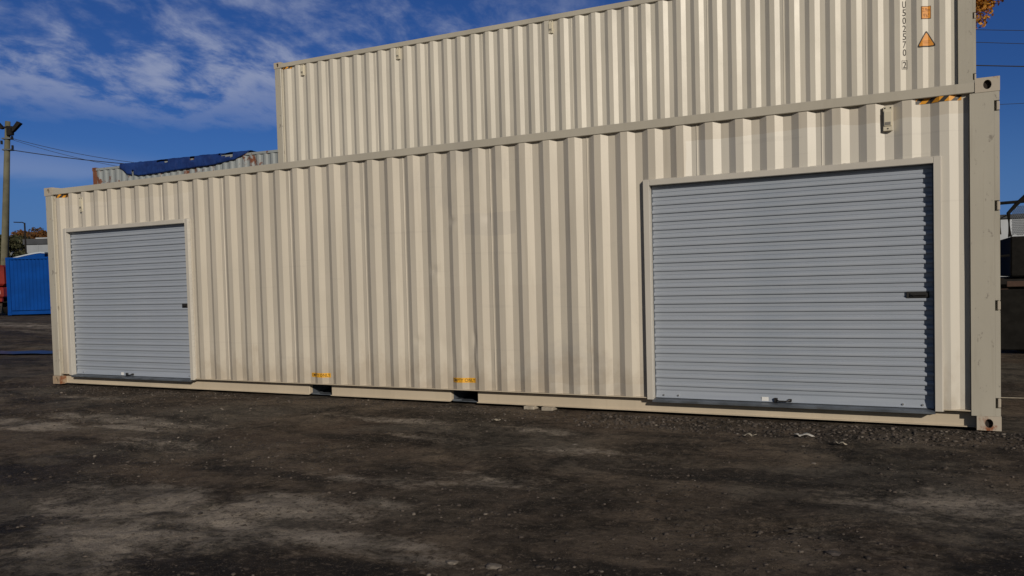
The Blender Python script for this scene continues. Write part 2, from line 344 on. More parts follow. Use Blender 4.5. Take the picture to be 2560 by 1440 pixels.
# loose stones
def stones(name, n, region, smin, smax, mat, label, seed, cluster):
    r = np.random.RandomState(seed); x0, x1, y0, y1 = region
    x = r.uniform(x0, x1, n * 4); y = r.uniform(y0, y1, n * 4)
    p = np.clip(.15 + 1.2 * (vnoise(x, y, .9, seed + 5, 3) + cluster), 0, 1); k = r.rand(n * 4) < p
    x = x[k][:n]; y = y[k][:n]; n = len(x)
    s = smin + (smax - smin) * r.rand(n) ** 3.5
    ph = (1 + 5 ** .5) / 2
    V = np.array([(-1, ph, 0), (1, ph, 0), (-1, -ph, 0), (1, -ph, 0), (0, -1, ph), (0, 1, ph), (0, -1, -ph), (0, 1, -ph), (ph, 0, -1), (ph, 0, 1), (-ph, 0, -1), (-ph, 0, 1)]) / 1.9
    F = np.array([(0, 11, 5), (0, 5, 1), (0, 1, 7), (0, 7, 10), (0, 10, 11), (1, 5, 9), (5, 11, 4), (11, 10, 2), (10, 7, 6), (7, 1, 8), (3, 9, 4), (3, 4, 2), (3, 2, 6), (3, 6, 8), (3, 8, 9), (4, 9, 5), (2, 4, 11), (6, 2, 10), (8, 6, 7), (9, 8, 1)])
    sc = np.stack([r.uniform(.7, 1.4, n), r.uniform(.7, 1.3, n), r.uniform(.35, .8, n)], -1)
    vv = V[None] * (1 + r.uniform(-.22, .22, (n, 12, 1))) * sc[:, None, :] * s[:, None, None]
    a = r.uniform(0, 6.28, n); ca, sa = np.cos(a)[:, None], np.sin(a)[:, None]
    vx = vv[..., 0] * ca - vv[..., 1] * sa; vy = vv[..., 0] * sa + vv[..., 1] * ca
    co = np.stack([vx + x[:, None], vy + y[:, None], vv[..., 2] + (ground_h(x, y) + .12 * s)[:, None]], -1).reshape(-1, 3)
    q = (F[None] + (np.arange(n) * 12)[:, None, None]).reshape(-1, 3)
    me = bpy.data.meshes.new(name); me.vertices.add(len(co)); me.vertices.foreach_set('co', co.ravel().astype(np.float32))
    me.loops.add(q.size); me.loops.foreach_set('vertex_index', q.ravel().astype(np.int32)); me.polygons.add(len(q))
    me.polygons.foreach_set('loop_start', (np.arange(len(q)) * 3).astype(np.int32)); me.update(calc_edges=True)
    o = link(name, me, mat); tag(o, label, kind='stuff'); return o
def stonemat():
    m, t, b = newmat('yard_stone'); g = t.nodes.new('ShaderNodeNewGeometry'); r = g.outputs['Random Per Island']
    cr = t.nodes.new('ShaderNodeValToRGB'); t.links.new(r, cr.inputs[0]); e = cr.color_ramp.elements
    e[0].position = 0; e[0].color = (.022, .018, .016, 1); e[1].position = 1; e[1].color = (.20, .175, .15, 1)
    for p, c in ((.45, (.045, .036, .030, 1)), (.85, (.075, .060, .05, 1)), (.97, (.12, .10, .085, 1))):
        n = e.new(p); n.color = c
    t.links.new(cr.outputs[0], b.inputs['Base Color']); b.inputs['Roughness'].default_value = .9
    return m
m_stone = stonemat()
stones('gravel', 9000, (2.5, 14.3, -5.2, -.1), .003, .016, m_stone, 'loose gravel scattered over the yard', 11, .15)
stones('gravel', 2600, (8.6, 13.2, -.75, -.02), .004, .022, m_stone, 'loose gravel heaped along the container skirt', 12, .5)
stones('gravel', 1500, (-9, 5, -2.5, -.1), .006, .025, m_stone, 'loose gravel in the farther yard', 13, .1)

stones('gravel', 2600, (-.2, 8.6, -.42, .06), .003, .014, m_stone, 'loose grit along the foot of the container', 14, .35)

# puddle
def puddle():
    m, t, b = newmat('puddle_water'); b.inputs['Base Color'].default_value = (.012, .012, .013, 1); b.inputs['Roughness'].default_value = .28; b.inputs['IOR'].default_value = 1.33
    bump(t, b, NOISE(t, OBJ(t), 5, 4, .6), .10, .02)
    s = MB(); n = 40; zc = float(ground_h(-7.7, 4.35)) + .045
    ring = [(-7.7 + (1.5 + .35 * math.sin(3 * a + 1) + .2 * math.sin(7 * a)) * math.cos(a), 4.35 + (.46 + .2 * math.sin(2 * a) + .08 * math.sin(9 * a)) * math.sin(a), zc) for a in [2 * math.pi * k / n for k in range(n)]]
    s.poly(ring); o = s.build('puddle', m); o.data.flip_normals() if o.data.polygons[0].normal.z < 0 else None
    tag(o, 'shallow blue puddle lying on the dark dirt at far left', kind='structure')
puddle()

# ------------------------------------------------------------------ shipping containers
CL, CW, CH = 12.192, 2.438, 2.896
PITCH = .2805; C0 = 3.0245
folds = [(.10, .050)]
for k in range(-10, 32):
    c = C0 + PITCH * k
    folds += [(c - .034, .050), (c + .034, .014), (c + .106, .014), (c + .174, .050)]
folds.append((11.972, .050))
FX = np.array([f[0] for f in folds]); FY = np.array([f[1] for f in folds])
def wall_y(x): return np.interp(x, FX, FY)
PANEL_EDGES = [.10] + [C0 + PITCH * k - .056 for k in (-6, -2, 2, 6, 10, 12, 16, 20, 24, 28)] + [11.972]
DENTS = [(a, b, c * .8, d * .9, e * .6) for a, b, c, d, e in [(6.984, 2.019, .05, .045, .020), (7.01, 1.98, .03, .09, -.008), (6.731, 1.489, .06, .05, .022), (6.75, 1.42, .05, .12, -.008), (6.488, .70, .06, .05, .018), (6.807, .658, .05, .10, .010),
         (7.09, .617, .04, .14, .010), (7.22, .72, .030, .10, .022), (7.23, .50, .028, .13, -.012), (7.235, .30, .035, .12, .016), (6.95, .42, .05, .16, .012), (7.4, .45, .06, .2, .010), (7.42, 2.05, .09, .07, .010),
         (6.6, 1.0, .05, .25, .008), (7.95, .6, .07, .2, .008), (5.6, .9, .05, .12, .008), (6.25, 1.3, .06, .2, .007), (11.8, .5, .05, .2, .008), (7.7, 1.2, .06, .3, .007), (5.1, .55, .05, .15, .008)]]
def wall_panels(root, mat, openings=(), dents=(), seed=0, fine=True, z0=.16, z1=2.80):
    for a, b in zip(PANEL_EDGES, PANEL_EDGES[1:]):
        near = any(a - .2 < d[0] < b + .2 for d in dents)
        xs = [x for x in FX if a < x < b] + [a, b]
        xs = sorted(xs); sub = 4 if near else 2
        X = []
        for p, q in zip(xs, xs[1:]): X += list(np.linspace(p, q, sub + 1)[:-1])
        X.append(b)
        Z = list(np.linspace(z0, z1, 106 if near else (28 if fine else 12)))
        for (ox0, ox1, oz1) in openings:
            X += [v for v in (ox0, ox1) if a < v < b]; Z.append(oz1)
        X = np.array(sorted(set(np.round(X, 4)))); Z = np.array(sorted(set(np.round(Z, 4))))
        XX, ZZ = np.meshgrid(X, Z); YY = wall_y(XX)
        YY = YY + .0022 * vnoise(XX + seed, ZZ, .55, 5 + seed, 2)
        for (dx, dz, rx, rz, dep) in dents: YY = YY + dep * np.exp(-((XX - dx) / rx) ** 2 - ((ZZ - dz) / rz) ** 2)
        XX = XX + .0018 * vnoise(XX * 3 + seed, ZZ, .5, 9 + seed, 2) * ((XX > a + .01) & (XX < b - .01))
        cxm = (X[:-1] + X[1:]) / 2; czm = (Z[:-1] + Z[1:]) / 2
        CXm, CZm = np.meshgrid(cxm, czm); keep = np.ones(CXm.shape, bool)
        for (ox0, ox1, oz1) in openings: keep &= ~((CXm > ox0) & (CXm < ox1) & (CZm < oz1))
        o = grid_mesh('wall_panel', XX, YY, ZZ, keep, mat, root, smooth=True)
        o.data.set_sharp_from_angle(angle=R(13))
        # weld bead where this sheet meets the one on its left
        if a > .2:
            zl = z0 + .003
            for (ox0, ox1, oz1) in openings:
                if ox0 < a < ox1: zl = oz1
            s = MB(); y = float(wall_y(a))
            s.prism([(a - .007, y + .001, zl), (a - .002, y - .0045, zl), (a + .003, y - .0045, zl), (a + .008, y + .001, zl)], (0, 0, z1 - zl - .003))
            s.build('weld_seam', mat, o)
def casting(root, x0, x1, z0, z1, y0, y1, mat, sgn):
    """steel corner block with an oval pocket in the face y0; sgn = outward direction of that face along y"""
    s = MB(); bm = s.bm; cxx, czz = (x0 + x1) / 2, (z0 + z1) / 2; hx, hz = (x1 - x0) / 2, (z1 - z0) / 2
    ca = math.atan2(hz, hx); angs = sorted([2 * math.pi * k / 24 for k in range(24)] + [ca, math.pi - ca, math.pi + ca, 2 * math.pi - ca])
    O, I, Bk, Rc = [], [], [], []
    for a in angs:
        c_, s_ = math.cos(a), math.sin(a); f = min(hx / abs(c_) if abs(c_) > 1e-6 else 9, hz / abs(s_) if abs(s_) > 1e-6 else 9)
        Rc.append(bm.verts.new((cxx + f * c_, y0, czz + f * s_)))
        O.append(bm.verts.new((cxx + .030 * c_, y0, czz + .038 * s_))); I.append(bm.verts.new((cxx + .030 * c_, y0 - sgn * .03, czz + .038 * s_)))
        Bk.append(bm.verts.new((cxx + f * c_, y1, czz + f * s_)))
    n = len(angs)
    for i in range(n):
        j = (i + 1) % n
        bm.faces.new([Rc[i], Rc[j], O[j], O[i]]); f = bm.faces.new([O[i], O[j], I[j], I[i]]); bm.faces.new([Rc[i], Rc[j], Bk[j], Bk[i]])
    bm.faces.new(Bk); f = bm.faces.new(I); f.material_index = 1
    return s.build('corner_casting', [mat, m_hole], root)
def drape(me, off=.0025, zoff=0):
    bm = bmesh.new(); bm.from_mesh(me)
    xs = [v.co.x for v in bm.verts]
    for fx in FX:
        if min(xs) < fx < max(xs):
            bmesh.ops.bisect_plane(bm, geom=bm.verts[:] + bm.edges[:] + bm.faces[:], plane_co=(fx, 0, 0), plane_no=(1, 0, 0))
    for v in bm.verts: v.co.y = float(wall_y(v.co.x)) - off
    bm.normal_update(); bm.to_mesh(me); bm.free()
    for p in me.polygons:
        if p.normal.y > 0: me.flip_normals(); break
    return me
def patch_mesh(name, x0, x1, z0, z1, y=0.0):
    s = MB(); s.poly([(x0, y, z0), (x1, y, z0), (x1, y, z1), (x0, y, z1)]); me = bpy.data.meshes.new(name); s.bm.to_mesh(me); s.bm.free(); return me
def text_mesh(txt, x0, x1, z0, z1, space=1.0, y=0.0, bold=0.0):
    c = bpy.data.curves.new('lettering', 'FONT'); c.body = txt; c.resolution_u = 3; c.space_character = space; c.offset = bold
    o = bpy.data.objects.new('lettering', c); COL.objects.link(o)
    bpy.context.view_layer.update()
    me = bpy.data.meshes.new_from_object(o.evaluated_get(bpy.context.evaluated_depsgraph_get()))
    bpy.data.objects.remove(o); bpy.data.curves.remove(c)
    co = np.array([v.co[:] for v in me.vertices]); lo = co.min(0); hi = co.max(0)
    for v in me.vertices:
        u = (v.co.x - lo[0]) / (hi[0] - lo[0]); w = (v.co.y - lo[1]) / (hi[1] - lo[1])
        v.co = (x0 + u * (x1 - x0), y, z0 + w * (z1 - z0))
    return me
def hazmat():
    m, t, b = newmat('hazard_stripes'); v = OBJ(t); s = t.nodes.new('ShaderNodeSeparateXYZ'); t.links.new(v, s.inputs[0])
    f = MATH(t, 'FRACT', MATH(t, 'MULTIPLY', MATH(t, 'SUBTRACT', s.outputs[0], MATH(t, 'MULTIPLY', s.outputs[2], 1.0)), 10.5))
    k = RAMP(t, f, .52, .56); k2 = NOISE(t, v, 30, 6, .6)
    c = MIX(t, k, (.70, .31, .02), (.03, .026, .022)); c = MIX(t, RAMP(t, k2, .62, .72), c, (.42, .36, .26))
    t.links.new(c, b.inputs['Base Color']); b.inputs['Roughness'].default_value = .5; return m
m_haz = hazmat()
def vent(root, x, z, mat):
    s = MB(); y = .012
    s.box(x - .037, x + .037, y - .004, y + .03, z - .103, z + .103, .002)
    s.prism([(x - .028, y - .0045, z - .068), (x - .028, y - .012, z - .060), (x - .028, y - .014, z + .055), (x - .028, y - .0045, z + .072)], (.056, 0, 0))
    o = s.build('vent_hood', mat, root)
    for dx, dz in ((-.022, .09), (.022, .09), (0, -.085)):
        q = MB(); q.box(x + dx - .005, x + dx + .005, y - .0075, y - .0035, z + dz - .005, z + dz + .005); q.build('rivet', m_ink, o)
    g = MB(); g.box(x - .022, x + .022, y - .0150, y - .0100, z - .055, z - .030); g.build('vent_louvre', m_louvre, o)
    return o
def container(name, loc, rz, label, mats, group=None, doors=(), dents=(), seed=0, pockets=False, vents=(), fine=True, detail=True):
    """40 ft high-cube box; local x along its length, front face at y = 0"""
    root = empty(name, loc, rz, label, 'shipping container', group)
    wall, rail, post, cast, sill = mats
    wall_panels(root, wall, [(d[0] - .05, d[1] + .05, d[3] + .03) for d in doors], dents, seed, fine)
    for (x0, x1, right_end) in ((0, .178, 0), (CL - .178, CL, 1)):
        for (z0, z1) in ((0, .118), (CH - .118, CH)):
            casting(root, x0, x1, z0, z1, 0, .162, m_casting_rust if (z0 == 0 and not right_end) else cast, -1)
            casting(root, x0, x1, z0, z1, CW, CW - .162, cast, 1)
    s = MB(); s.box(.012, .165, .006, .16, .119, CH - .119, .006); s.build('corner_post', post, root)
    s = MB(); s.box(.012, .165, CW - .16, CW - .006, .119, CH - .119, .006); s.build('corner_post', post, root)
    notches = [.23, 1.035, 1.85, 2.66]; hh = .043
    s = MB(); s.box(11.976, 12.150, .004, .16, .119, CH - .119); s.box(12.1505, 12.188, .062, .16, .119, CH - .119)
    zz = [.119]
    for n in notches: zz += [n - hh, n + hh]
    zz.append(CH - .119)
    for a, b in zip(zz[::2], zz[1::2]): s.box(12.1505, 12.188, .004, .0615, a, b)
    p = s.build('corner_post', post, root)
    for n in notches:
        q = MB(); q.box(12.166, 12.1895, .008, .058, n - .036, n + .036, .004); q.build('hinge_lug', cast, p)
    s = MB(); s.box(12.0, 12.188, CW - .16, CW - .006, .119, CH - .119); s.build('corner_post', post, root)
    # top rails and roof, floor
    s = MB(); s.box(.1785, CL - .1785, .005, .10, 2.786, 2.868, .004); s.build('top_rail', rail, root)
    s = MB(); s.box(.1785, CL - .1785, CW - .10, CW - .014, 2.786, 2.868, .004); s.build('top_rail', rail, root)
    n = 90; X = np.linspace(.11, 12.09, n); Zr = np.where(np.arange(n) % 4 < 2, 2.852, 2.868)
    XX, YY = np.meshgrid(X, np.array([.1005, 2.3375])); ZZ = np.tile(Zr, (2, 1)); grid_mesh('roof_panel', XX, YY, ZZ, None, rail, root)
    s = MB(); s.box(.17, 12.02, .165, 2.27, .125, .15); s.build('floor', m_dark, root)
    # bottom rails
    segs = [(.1785, CL - .1785)]
    if pockets: segs = [(.1785, 4.82), (5.165, 6.857), (7.203, CL - .1785)]
    for a, b in segs:
        s = MB(); s.box(a, b, .094, .155, .014, .134, .004); s.box(a, b, .070, .0935, .010, .0185, .001)
        s.build('bottom_rail', sill, root)
    cuts = [.1785] + sorted(v for d in doors for v in (d[0] - .063, d[1] + .059)) + [CL - .1785]
    for a, b in zip(cuts[::2], cuts[1::2]):
        s = MB(); s.box(a, b, .010, .16, .152, .1595); s.build('base_flange', sill, root)
    s = MB(); s.box(.1785, CL - .1785, CW - .155, CW - .11, .014, .137, .004); s.build('bottom_rail', sill, root)
    if pockets:
        for a, b in ((4.82, 5.165), (6.857, 7.203)):
            s = MB(); s.box(a - .004, a + .004, .156, 1.1, .016, .124); s.box(b - .004, b + .004, .156, 1.1, .016, .124); s.box(a + .005, b - .005, .13, 1.1, .008, .016)
            s.prism([(a + .004, .118, .0165), (a + .10, .16, .0165), (a + .004, .40, .0165)], (0, 0, .012)); s.build('forklift_pocket', m_galv, root)
    # back wall, front end wall, cargo doors
    Xb = np.array([f for f in FX]); XX, ZZ = np.meshgrid(Xb, np.array([.15, 2.80])); grid_mesh('rear_wall', XX, CW - wall_y(XX), ZZ, None, wall, root)
    Yb = np.linspace(.12, CW - .12, 41); XX = np.tile(np.where(np.arange(41) % 4 < 2, .02, .055), (2, 1)); YY, ZZ = np.meshgrid(Yb, np.array([.12, 2.80])); grid_mesh('end_wall', XX, YY, ZZ, None, wall, root)
    for za, zb_ in ((2.79, 2.87), (.01, .14)):
        s = MB(); s.box(.02, .10, .165, CW - .165, za, zb_); s.build('end_rail', rail, root)
    for a, b in ((.17, 1.215), (1.223, 2.268)):
        s = MB(); s.box(12.09, 12.15, a, b, .16, 2.74, .006)
        for k in range(5): s.box(12.1505, 12.165, a + .1, b - .1, .35 + k * .48, .6 + k * .48, .004)
        d = s.build('cargo_door', wall, root)
        for y in (a + .25, b - .25):
            q = MB(); q.tube([(12.185, y, .14), (12.185, y, 2.76)], .014); q.build('lock_rod', m_galv, d)
    for za, zb_ in ((2.75, 2.86), (.02, .15)):
        s = MB(); s.box(12.0, 12.18, .165, CW - .165, za, zb_); s.build('end_rail', rail, root)
    for x, z in vents: vent(root, x, z, m_vent)
    for d in doors: roller_door(root, *d)
    return root
def roller_door(root, x0, x1, z0, z1, latch_l, latch_r, stick, hand, bolts):
    fy = -.004; D = .078
    s = MB(); s.box(x0 - .062, x0, fy, D + .03, z0 - .002, z1 + .052, .003); s.box(x1, x1 + .058, fy, D + .03, z0 - .002, z1 + .052, .003); s.box(x0 + .0005, x1 - .0005, fy, D + .03, z1, z1 + .0515, .003)
    fr = s.build('door_frame', m_frame, root)
    w = MB(); r_ = random.Random(int(x0 * 10)); zz = z0
    pts = []
    while zz < z1 + .05:
        h = r_.uniform(.03, .06); zt = min(zz + h - .001, z1 + .052); wd = r_.uniform(.010, .015)
        w.prism([(x1 + .0575, fy + .004, zz), (x1 + .0575 + wd, fy + .03, zz), (x1 + .0575, fy + .03, zz)], (0, 0, zt - zz)); zz += h
    xx = x0 - .06
    while xx < x1 + .05:
        h = r_.uniform(.03, .06); w.prism([(xx, fy + .004, z1 + .0516), (xx, fy + .03, z1 + .0516 + r_.uniform(.008, .012)), (xx, fy + .03, z1 + .0516)], (min(h - .001, x1 + .056 - xx), 0, 0)); xx += h
    w.build('weld_bead', m_frame, fr)
    s = MB(); s.box(x0 + .0005, x0 + .010, D - .012, D + .02, z0 + .03, z1 - .002); s.box(x1 - .010, x1 - .0005, D - .012, D + .02, z0 + .03, z1 - .002); s.box(x0, x1, D + .030, D + .04, z0, z1)
    dr = s.build('roller_door', m_galv, root)
    # curtain
    P = .0805; zb = z0 + .126; n = int((z1 - .002 - zb) / P) + 1
    prof = [(0, 1.0), (0, .62), (.006, .58), (.006, .54), (0, .49), (-.003, .46), (-.004, .43), (-.013, .395), (-.0165, .34), (-.017, .12), (-.015, .05), (-.006, .02), (0, .0)]
    YY = np.array([[D + p[0]] * 2 for p in prof]); ZZ = np.array([[p[1] * P] * 2 for p in prof]); XX = np.array([[x0 + .008, x1 - .008]] * len(prof))
    sl = grid_mesh('slat', XX[:, ::-1], YY, ZZ, None, m_door, dr, smooth=True); sl.data.set_sharp_from_angle(angle=R(50)); sl.location = (0, 0, zb)
    for k in range(1, n):
        c = sl.copy(); COL.objects.link(c); c.parent = dr; c.location = (rnd.uniform(-.001, .001), rnd.uniform(-.0012, .0012), zb + k * P)
    s = MB(); s.prism([(x0 + .008, D, zb - .0005), (x0 + .008, D - .002, zb - .03), (x0 + .008, D + .004, zb - .045), (x0 + .008, D - .012, zb - .108), (x0 + .008, D - .022, zb - .112), (x0 + .008, D + .02, zb - .112), (x0 + .008, D + .02, zb - .0005)], (x1 - x0 - .016, 0, 0))
    bar = s.build('bottom_bar', m_door, dr)
    zc = zb - .09
    s = MB(); s.box(stick[0], stick[1], D - .0125, D - .0115, zc - .015, zc + .022); st = s.build('paper_label', m_white, dr)
    s = MB(); s.box(hand[0], hand[0] + .032, D - .034, D - .008, zc - .018, zc + .018, .003); s.box(hand[1] - .03, hand[1], D - .030, D - .008, zc - .014, zc + .012, .003)
    s.tube([(hand[0] + .02, D - .03, zc + .006), (hand[0] + .045, D - .045, zc - .008), (hand[1] - .04, D - .045, zc - .008), (hand[1] - .018, D - .028, zc + .002)], .007, 8); s.build('pull_handle', m_black, dr)
    for x in bolts:
        s = MB(); s.tube([(x, D - .006, zc + .004), (x, D - .018, zc + .004)], .009, 8); s.build('bolt', m_chrome, dr)
    s = MB(); s.box(latch_l, latch_r, D - .020, D - .004, 1.100, 1.160, .004); s.box(latch_l + .03, latch_r - .01, D - .030, D - .0195, 1.112, 1.148, .003); s.tube([(latch_l + .045, D - .040, 1.13), (latch_r - .02, D - .040, 1.13)], .006, 6)
    s.box(latch_l + .055, latch_l + .065, D - .042, D - .029, 1.12, 1.14); s.build('door_latch', m_black, dr)
    s = MB(); s.prism([(x0 - .003, -.018, z0 - .022), (x0 - .003, -.020, z0 - .004), (x0 - .003, .006, z0 + .002), (x0 - .003, D + .03, z0 + .014), (x0 - .003, D + .03, z0 - .010), (x0 - .003, -.014, z0 - .022)], (x1 - x0 + .006, 0, 0))
    s.build('door_sill', m_galv, root)
def sticker(root, name, me, mat):
    return link(name, me, mat, root)

mats_front = (m_cream, m_rail, m_post, m_casting, m_brail)
front = container('shipping_container', (0, 0, 0), 0, 'cream shipping container standing on the dirt with two grey roller doors cut into its side', mats_front,
                  'cream containers stacked in the yard', pockets=True, dents=DENTS, seed=1, vents=((11.362, 2.645), (.80, 2.605)),
                  doors=((9.237, 11.705, .142, 2.235, 11.49, 11.668, (10.263, 10.325), (10.376, 10.533), (9.326, 9.471, 11.457, 11.611)),
                         (.45, 2.875, .142, 2.225, 2.70, 2.82, (1.424, 1.48), (1.541, 1.687), (.62, 2.78))))
def decal(root, name, x0, x1, z0, z1, mat, off=.0025): return sticker(root, name, drape(patch_mesh(name, x0, x1, z0, z1), off), mat)
decal(front, 'hazard_stripe', 11.578, 11.918, 2.742, 2.80, m_haz); decal(front, 'hazard_stripe', .25, .50, 2.735, 2.782, m_haz)
for a, b in ((4.905, 5.198), (6.93, 7.213)):
    e = decal(front, 'load_label', a, b, .237, .289, m_yellow, .0035)
    sticker(e, 'lettering', drape(text_mesh('EMPTY ONLY', a + .010, b - .010, .2445, .2815, 1.0, bold=.004), .0047), m_ink)

upper_rz = R(.9)
mats_up = (m_cream2, m_rail, m_post, m_casting, m_brail)
upper = container('shipping_container', (.03, 4.90, CH), upper_rz, 'cream shipping container raised behind the front one, with digits and orange labels at right', mats_up,
                  'cream containers stacked in the yard', seed=2, vents=((.70, 2.67), (2.93, 2.67), (5.98, 2.67)))
decal(upper, 'hazard_stripe', .19, .42, 2.745, 2.785, m_haz)
for ch, z in (('U', 2.145), ('5', 2.035), ('0', 1.925), ('2', 1.815), ('5', 1.705), ('7', 1.595), ('0', 1.485), ('2', 1.315)):
    xc = 11.318; sticker(upper, 'digit', drape(text_mesh(ch, xc - .021, xc + .021, z - .047, z + .047, bold=.008), .003), m_ink)
s = MB()
for (a, b, c, d) in ((-.034, .034, .057, .061), (-.034, .034, -.061, -.057), (-.034, -.030, -.0569, .0569), (.030, .034, -.0569, .0569)): s.poly([(11.318 + a, 0, 1.315 + c), (11.318 + b, 0, 1.315 + c), (11.318 + b, 0, 1.315 + d), (11.318 + a, 0, 1.315 + d)])
me = bpy.data.meshes.new('check_digit_box'); s.bm.to_mesh(me); s.bm.free(); sticker(upper, 'check_digit_box', drape(me, .003), m_ink)
hl = decal(upper, 'height_label', 11.530, 11.652, 1.905, 2.08, m_ink, .003); link('label_face', drape(patch_mesh('label_face', 11.537, 11.645, 1.913, 2.072), .0042), m_orange, hl)
link('lettering', drape(text_mesh('2.9m', 11.543, 11.639, 2.005, 2.055, bold=.01), .0054), m_ink3, hl); link('lettering', drape(text_mesh('9\'6"', 11.556, 11.628, 1.925, 1.978, bold=.01), .0054), m_ink3, hl)
def tri(name, cx_, cz_, w, h, cut, off):
    s = MB(); a = [(cx_ - w / 2, cz_ - h / 2), (cx_ + w / 2, cz_ - h / 2), (cx_, cz_ + h / 2)]; pts = []
    for i in range(3):
        p, q, r_ = Vector(a[i]), Vector(a[i - 1]), Vector(a[(i + 1) % 3])
        pts += [p + (q - p).normalized() * cut, p + ((q - p).normalized() + (r_ - p).normalized()) * cut * .28, p + (r_ - p).normalized() * cut]
    s.poly([(p.x, 0, p.y) for p in pts]); me = bpy.data.meshes.new(name); s.bm.to_mesh(me); s.bm.free(); return drape(me, off)
tl = sticker(upper, 'warning_triangle', tri('warning_triangle', 11.592, 1.638, .245, .235, .03, .003), m_ink)
link('label_face', tri('label_face', 11.592, 1.631, .196, .185, .02, .0042), m_orange, tl)
for z, w in ((1.60, .085), (1.575, .075)): link('fine_print', drape(patch_mesh('fine_print', 11.592 - w / 2, 11.592 + w / 2, z, z + .007), .0054), m_ink3, tl)
# the box that carries it, and the one under the rusty grey container
container('shipping_container', (.03, 4.90, 0), upper_rz, 'cream shipping container on the ground under the raised one, hidden behind the front container', mats_up, 'cream containers stacked in the yard', seed=3, fine=False)
mats_grey = (m_grey, m_grey, m_greyrust, m_greyrust, m_grey)
G = (-15.15, 12.01); grz = R(4.77)
grey = container('shipping_container', (G[0], G[1], CH), grz, 'rust spotted grey shipping container at left with a blue tarp over its roof edge', mats_grey, 'grey containers stacked far left', seed=4, fine=False)
container('shipping_container', (G[0], G[1], .03), grz, 'grey shipping container under the rust spotted one, hidden behind the front container', mats_grey, 'grey containers stacked far left', seed=5, fine=False)

def tarp():
    m, t, b = newmat('blue_tarp_plastic'); v = OBJ(t); n = NOISE(t, v, 3, 6, .6)
    c = MIX(t, RAMP(t, n, .35, .65), (.008, .026, .13), (.012, .042, .19)); t.links.new(c, b.inputs['Base Color']); b.inputs['Roughness'].default_value = .5
    bump(t, b, NOISE(t, MAP(t, v, (3, 3, .6)), 5, 5, .6), .5, .03)
    U = np.linspace(1.35, 7.0, 150); V = np.linspace(0, 1, 40)
    UU, VV = np.meshgrid(U, V); roof = 1.6; drop = np.interp(UU, [1.35, 1.7, 2.2, 3, 5, 5.6, 6.0, 6.4, 7.0], [.10, .36, .44, .43, .34, .31, .27, .22, .02]) + .02 * vnoise(UU, UU * 0, .5, 3, 3)
    Ltot = roof + drop; S = VV * Ltot
    YY = np.where(S < roof, roof - S, 0.0) - .014; ZZ = np.where(S < roof, CH + .012, CH + .012 - (S - roof))
    wr = vnoise(UU + .6 * VV, VV * 2, .35, 8, 4) + .6 * vnoise(UU * .6 + VV, VV, .12, 18, 3)
    hang = sstep((S - roof) / .1)
    YY = YY - hang * (.03 + .045 * wr) ; ZZ = ZZ + (1 - hang) * (.02 + .03 * np.abs(wr))
    UU2 = UU + .03 * vnoise(UU, VV * 3, .4, 29, 2)
    um = (U[:-1] + U[1:]) / 2; Sm = (S[:-1, :-1] + S[1:, 1:]) / 2 - roof; Um = np.tile(um, (39, 1))
    keep = np.ones(Um.shape, bool)
    keep &= ~((Um > 1.9) & (Um < 2.0) & (Sm > .22 + 2.0 * np.abs(Um - 1.95)))
    keep &= ~((Um > 3.05) & (Um < 3.55) & (Sm > .02) & (Sm < .075)); keep &= ~((Um > 4.55) & (Um < 4.72) & (Sm > .02) & (Sm < .11)); keep &= ~((Um > 5.75) & (Um < 6.3) & (Sm > .02) & (Sm < .05 + .16 * (Um - 5.75)))
    o = grid_mesh('blue_tarp', UU2, YY, ZZ, keep, m, None, smooth=True)
    o.location = (G[0], G[1], CH); o.rotation_euler = (0, 0, grz)
    md = o.modifiers.new('thickness', 'SOLIDIFY'); md.thickness = .004
    tag(o, 'torn blue plastic tarp hanging over the roof edge of the grey container', 'tarp')
tarp()

# ------------------------------------------------------------------ blue container, truck and what lies beyond them at far left
E27 = Vector((.89, .456, 0)); N27 = Vector((-.456, .89, 0))
def blue_container():
    W, D, H = 2.438, 6.06, 2.53; root = empty('shipping_container', (-24.5, 14.5, .44), math.atan2(.456, .89), 'small bright blue shipping container end on, between red truck and cream container', 'shipping container')
    for i, (x, y) in enumerate(((0, 0), (W - .16, 0), (0, D - .16), (W - .16, D - .16))):
        s = MB(); s.box(x, x + .16, y, y + .16, .11, H - .11, .006); s.build('corner_post', m_blue, root)
        for z in (0, H - .115): s = MB(); s.box(x - .004, x + .168, y - .004, y + .168, z, z + .113, .006); s.build('corner_casting', m_blue, root)
    X = np.linspace(.16, W - .16, 53); Yp = np.array([.045, .045, .095, .095])[np.arange(53) % 4]
    XX, ZZ = np.meshgrid(X, np.array([.20, H - .10])); grid_mesh('end_wall', XX, np.tile(Yp, (2, 1)), ZZ, None, m_blue, root)
    Y = np.linspace(.16, D - .16, 85); Xp = np.array([.03, .03, .066, .066])[np.arange(85) % 4]
    for xs in (Xp, W - Xp): YY, ZZ = np.meshgrid(Y, np.array([.16, H - .07])); grid_mesh('side_wall', np.tile(xs, (2, 1)), YY, ZZ, None, m_blue, root)
    s = MB(); s.box(.165, W - .165, .01, .12, H - .10, H - .01, .005); s.build('top_rail', m_blue, root)
    s = MB(); s.box(.165, W - .165, .01, .12, .02, .175, .005); s.build('bottom_rail', m_blue, root)
    for x in (.01, W - .09): s = MB(); s.box(x, x + .08, .17, D - .17, .02, .15); s.build('bottom_rail', m_blue, root)
    s = MB(); s.box(.05, W - .05, .1, D - .1, H - .06, H - .03); s.build('roof_panel', m_blue, root)
blue_container()

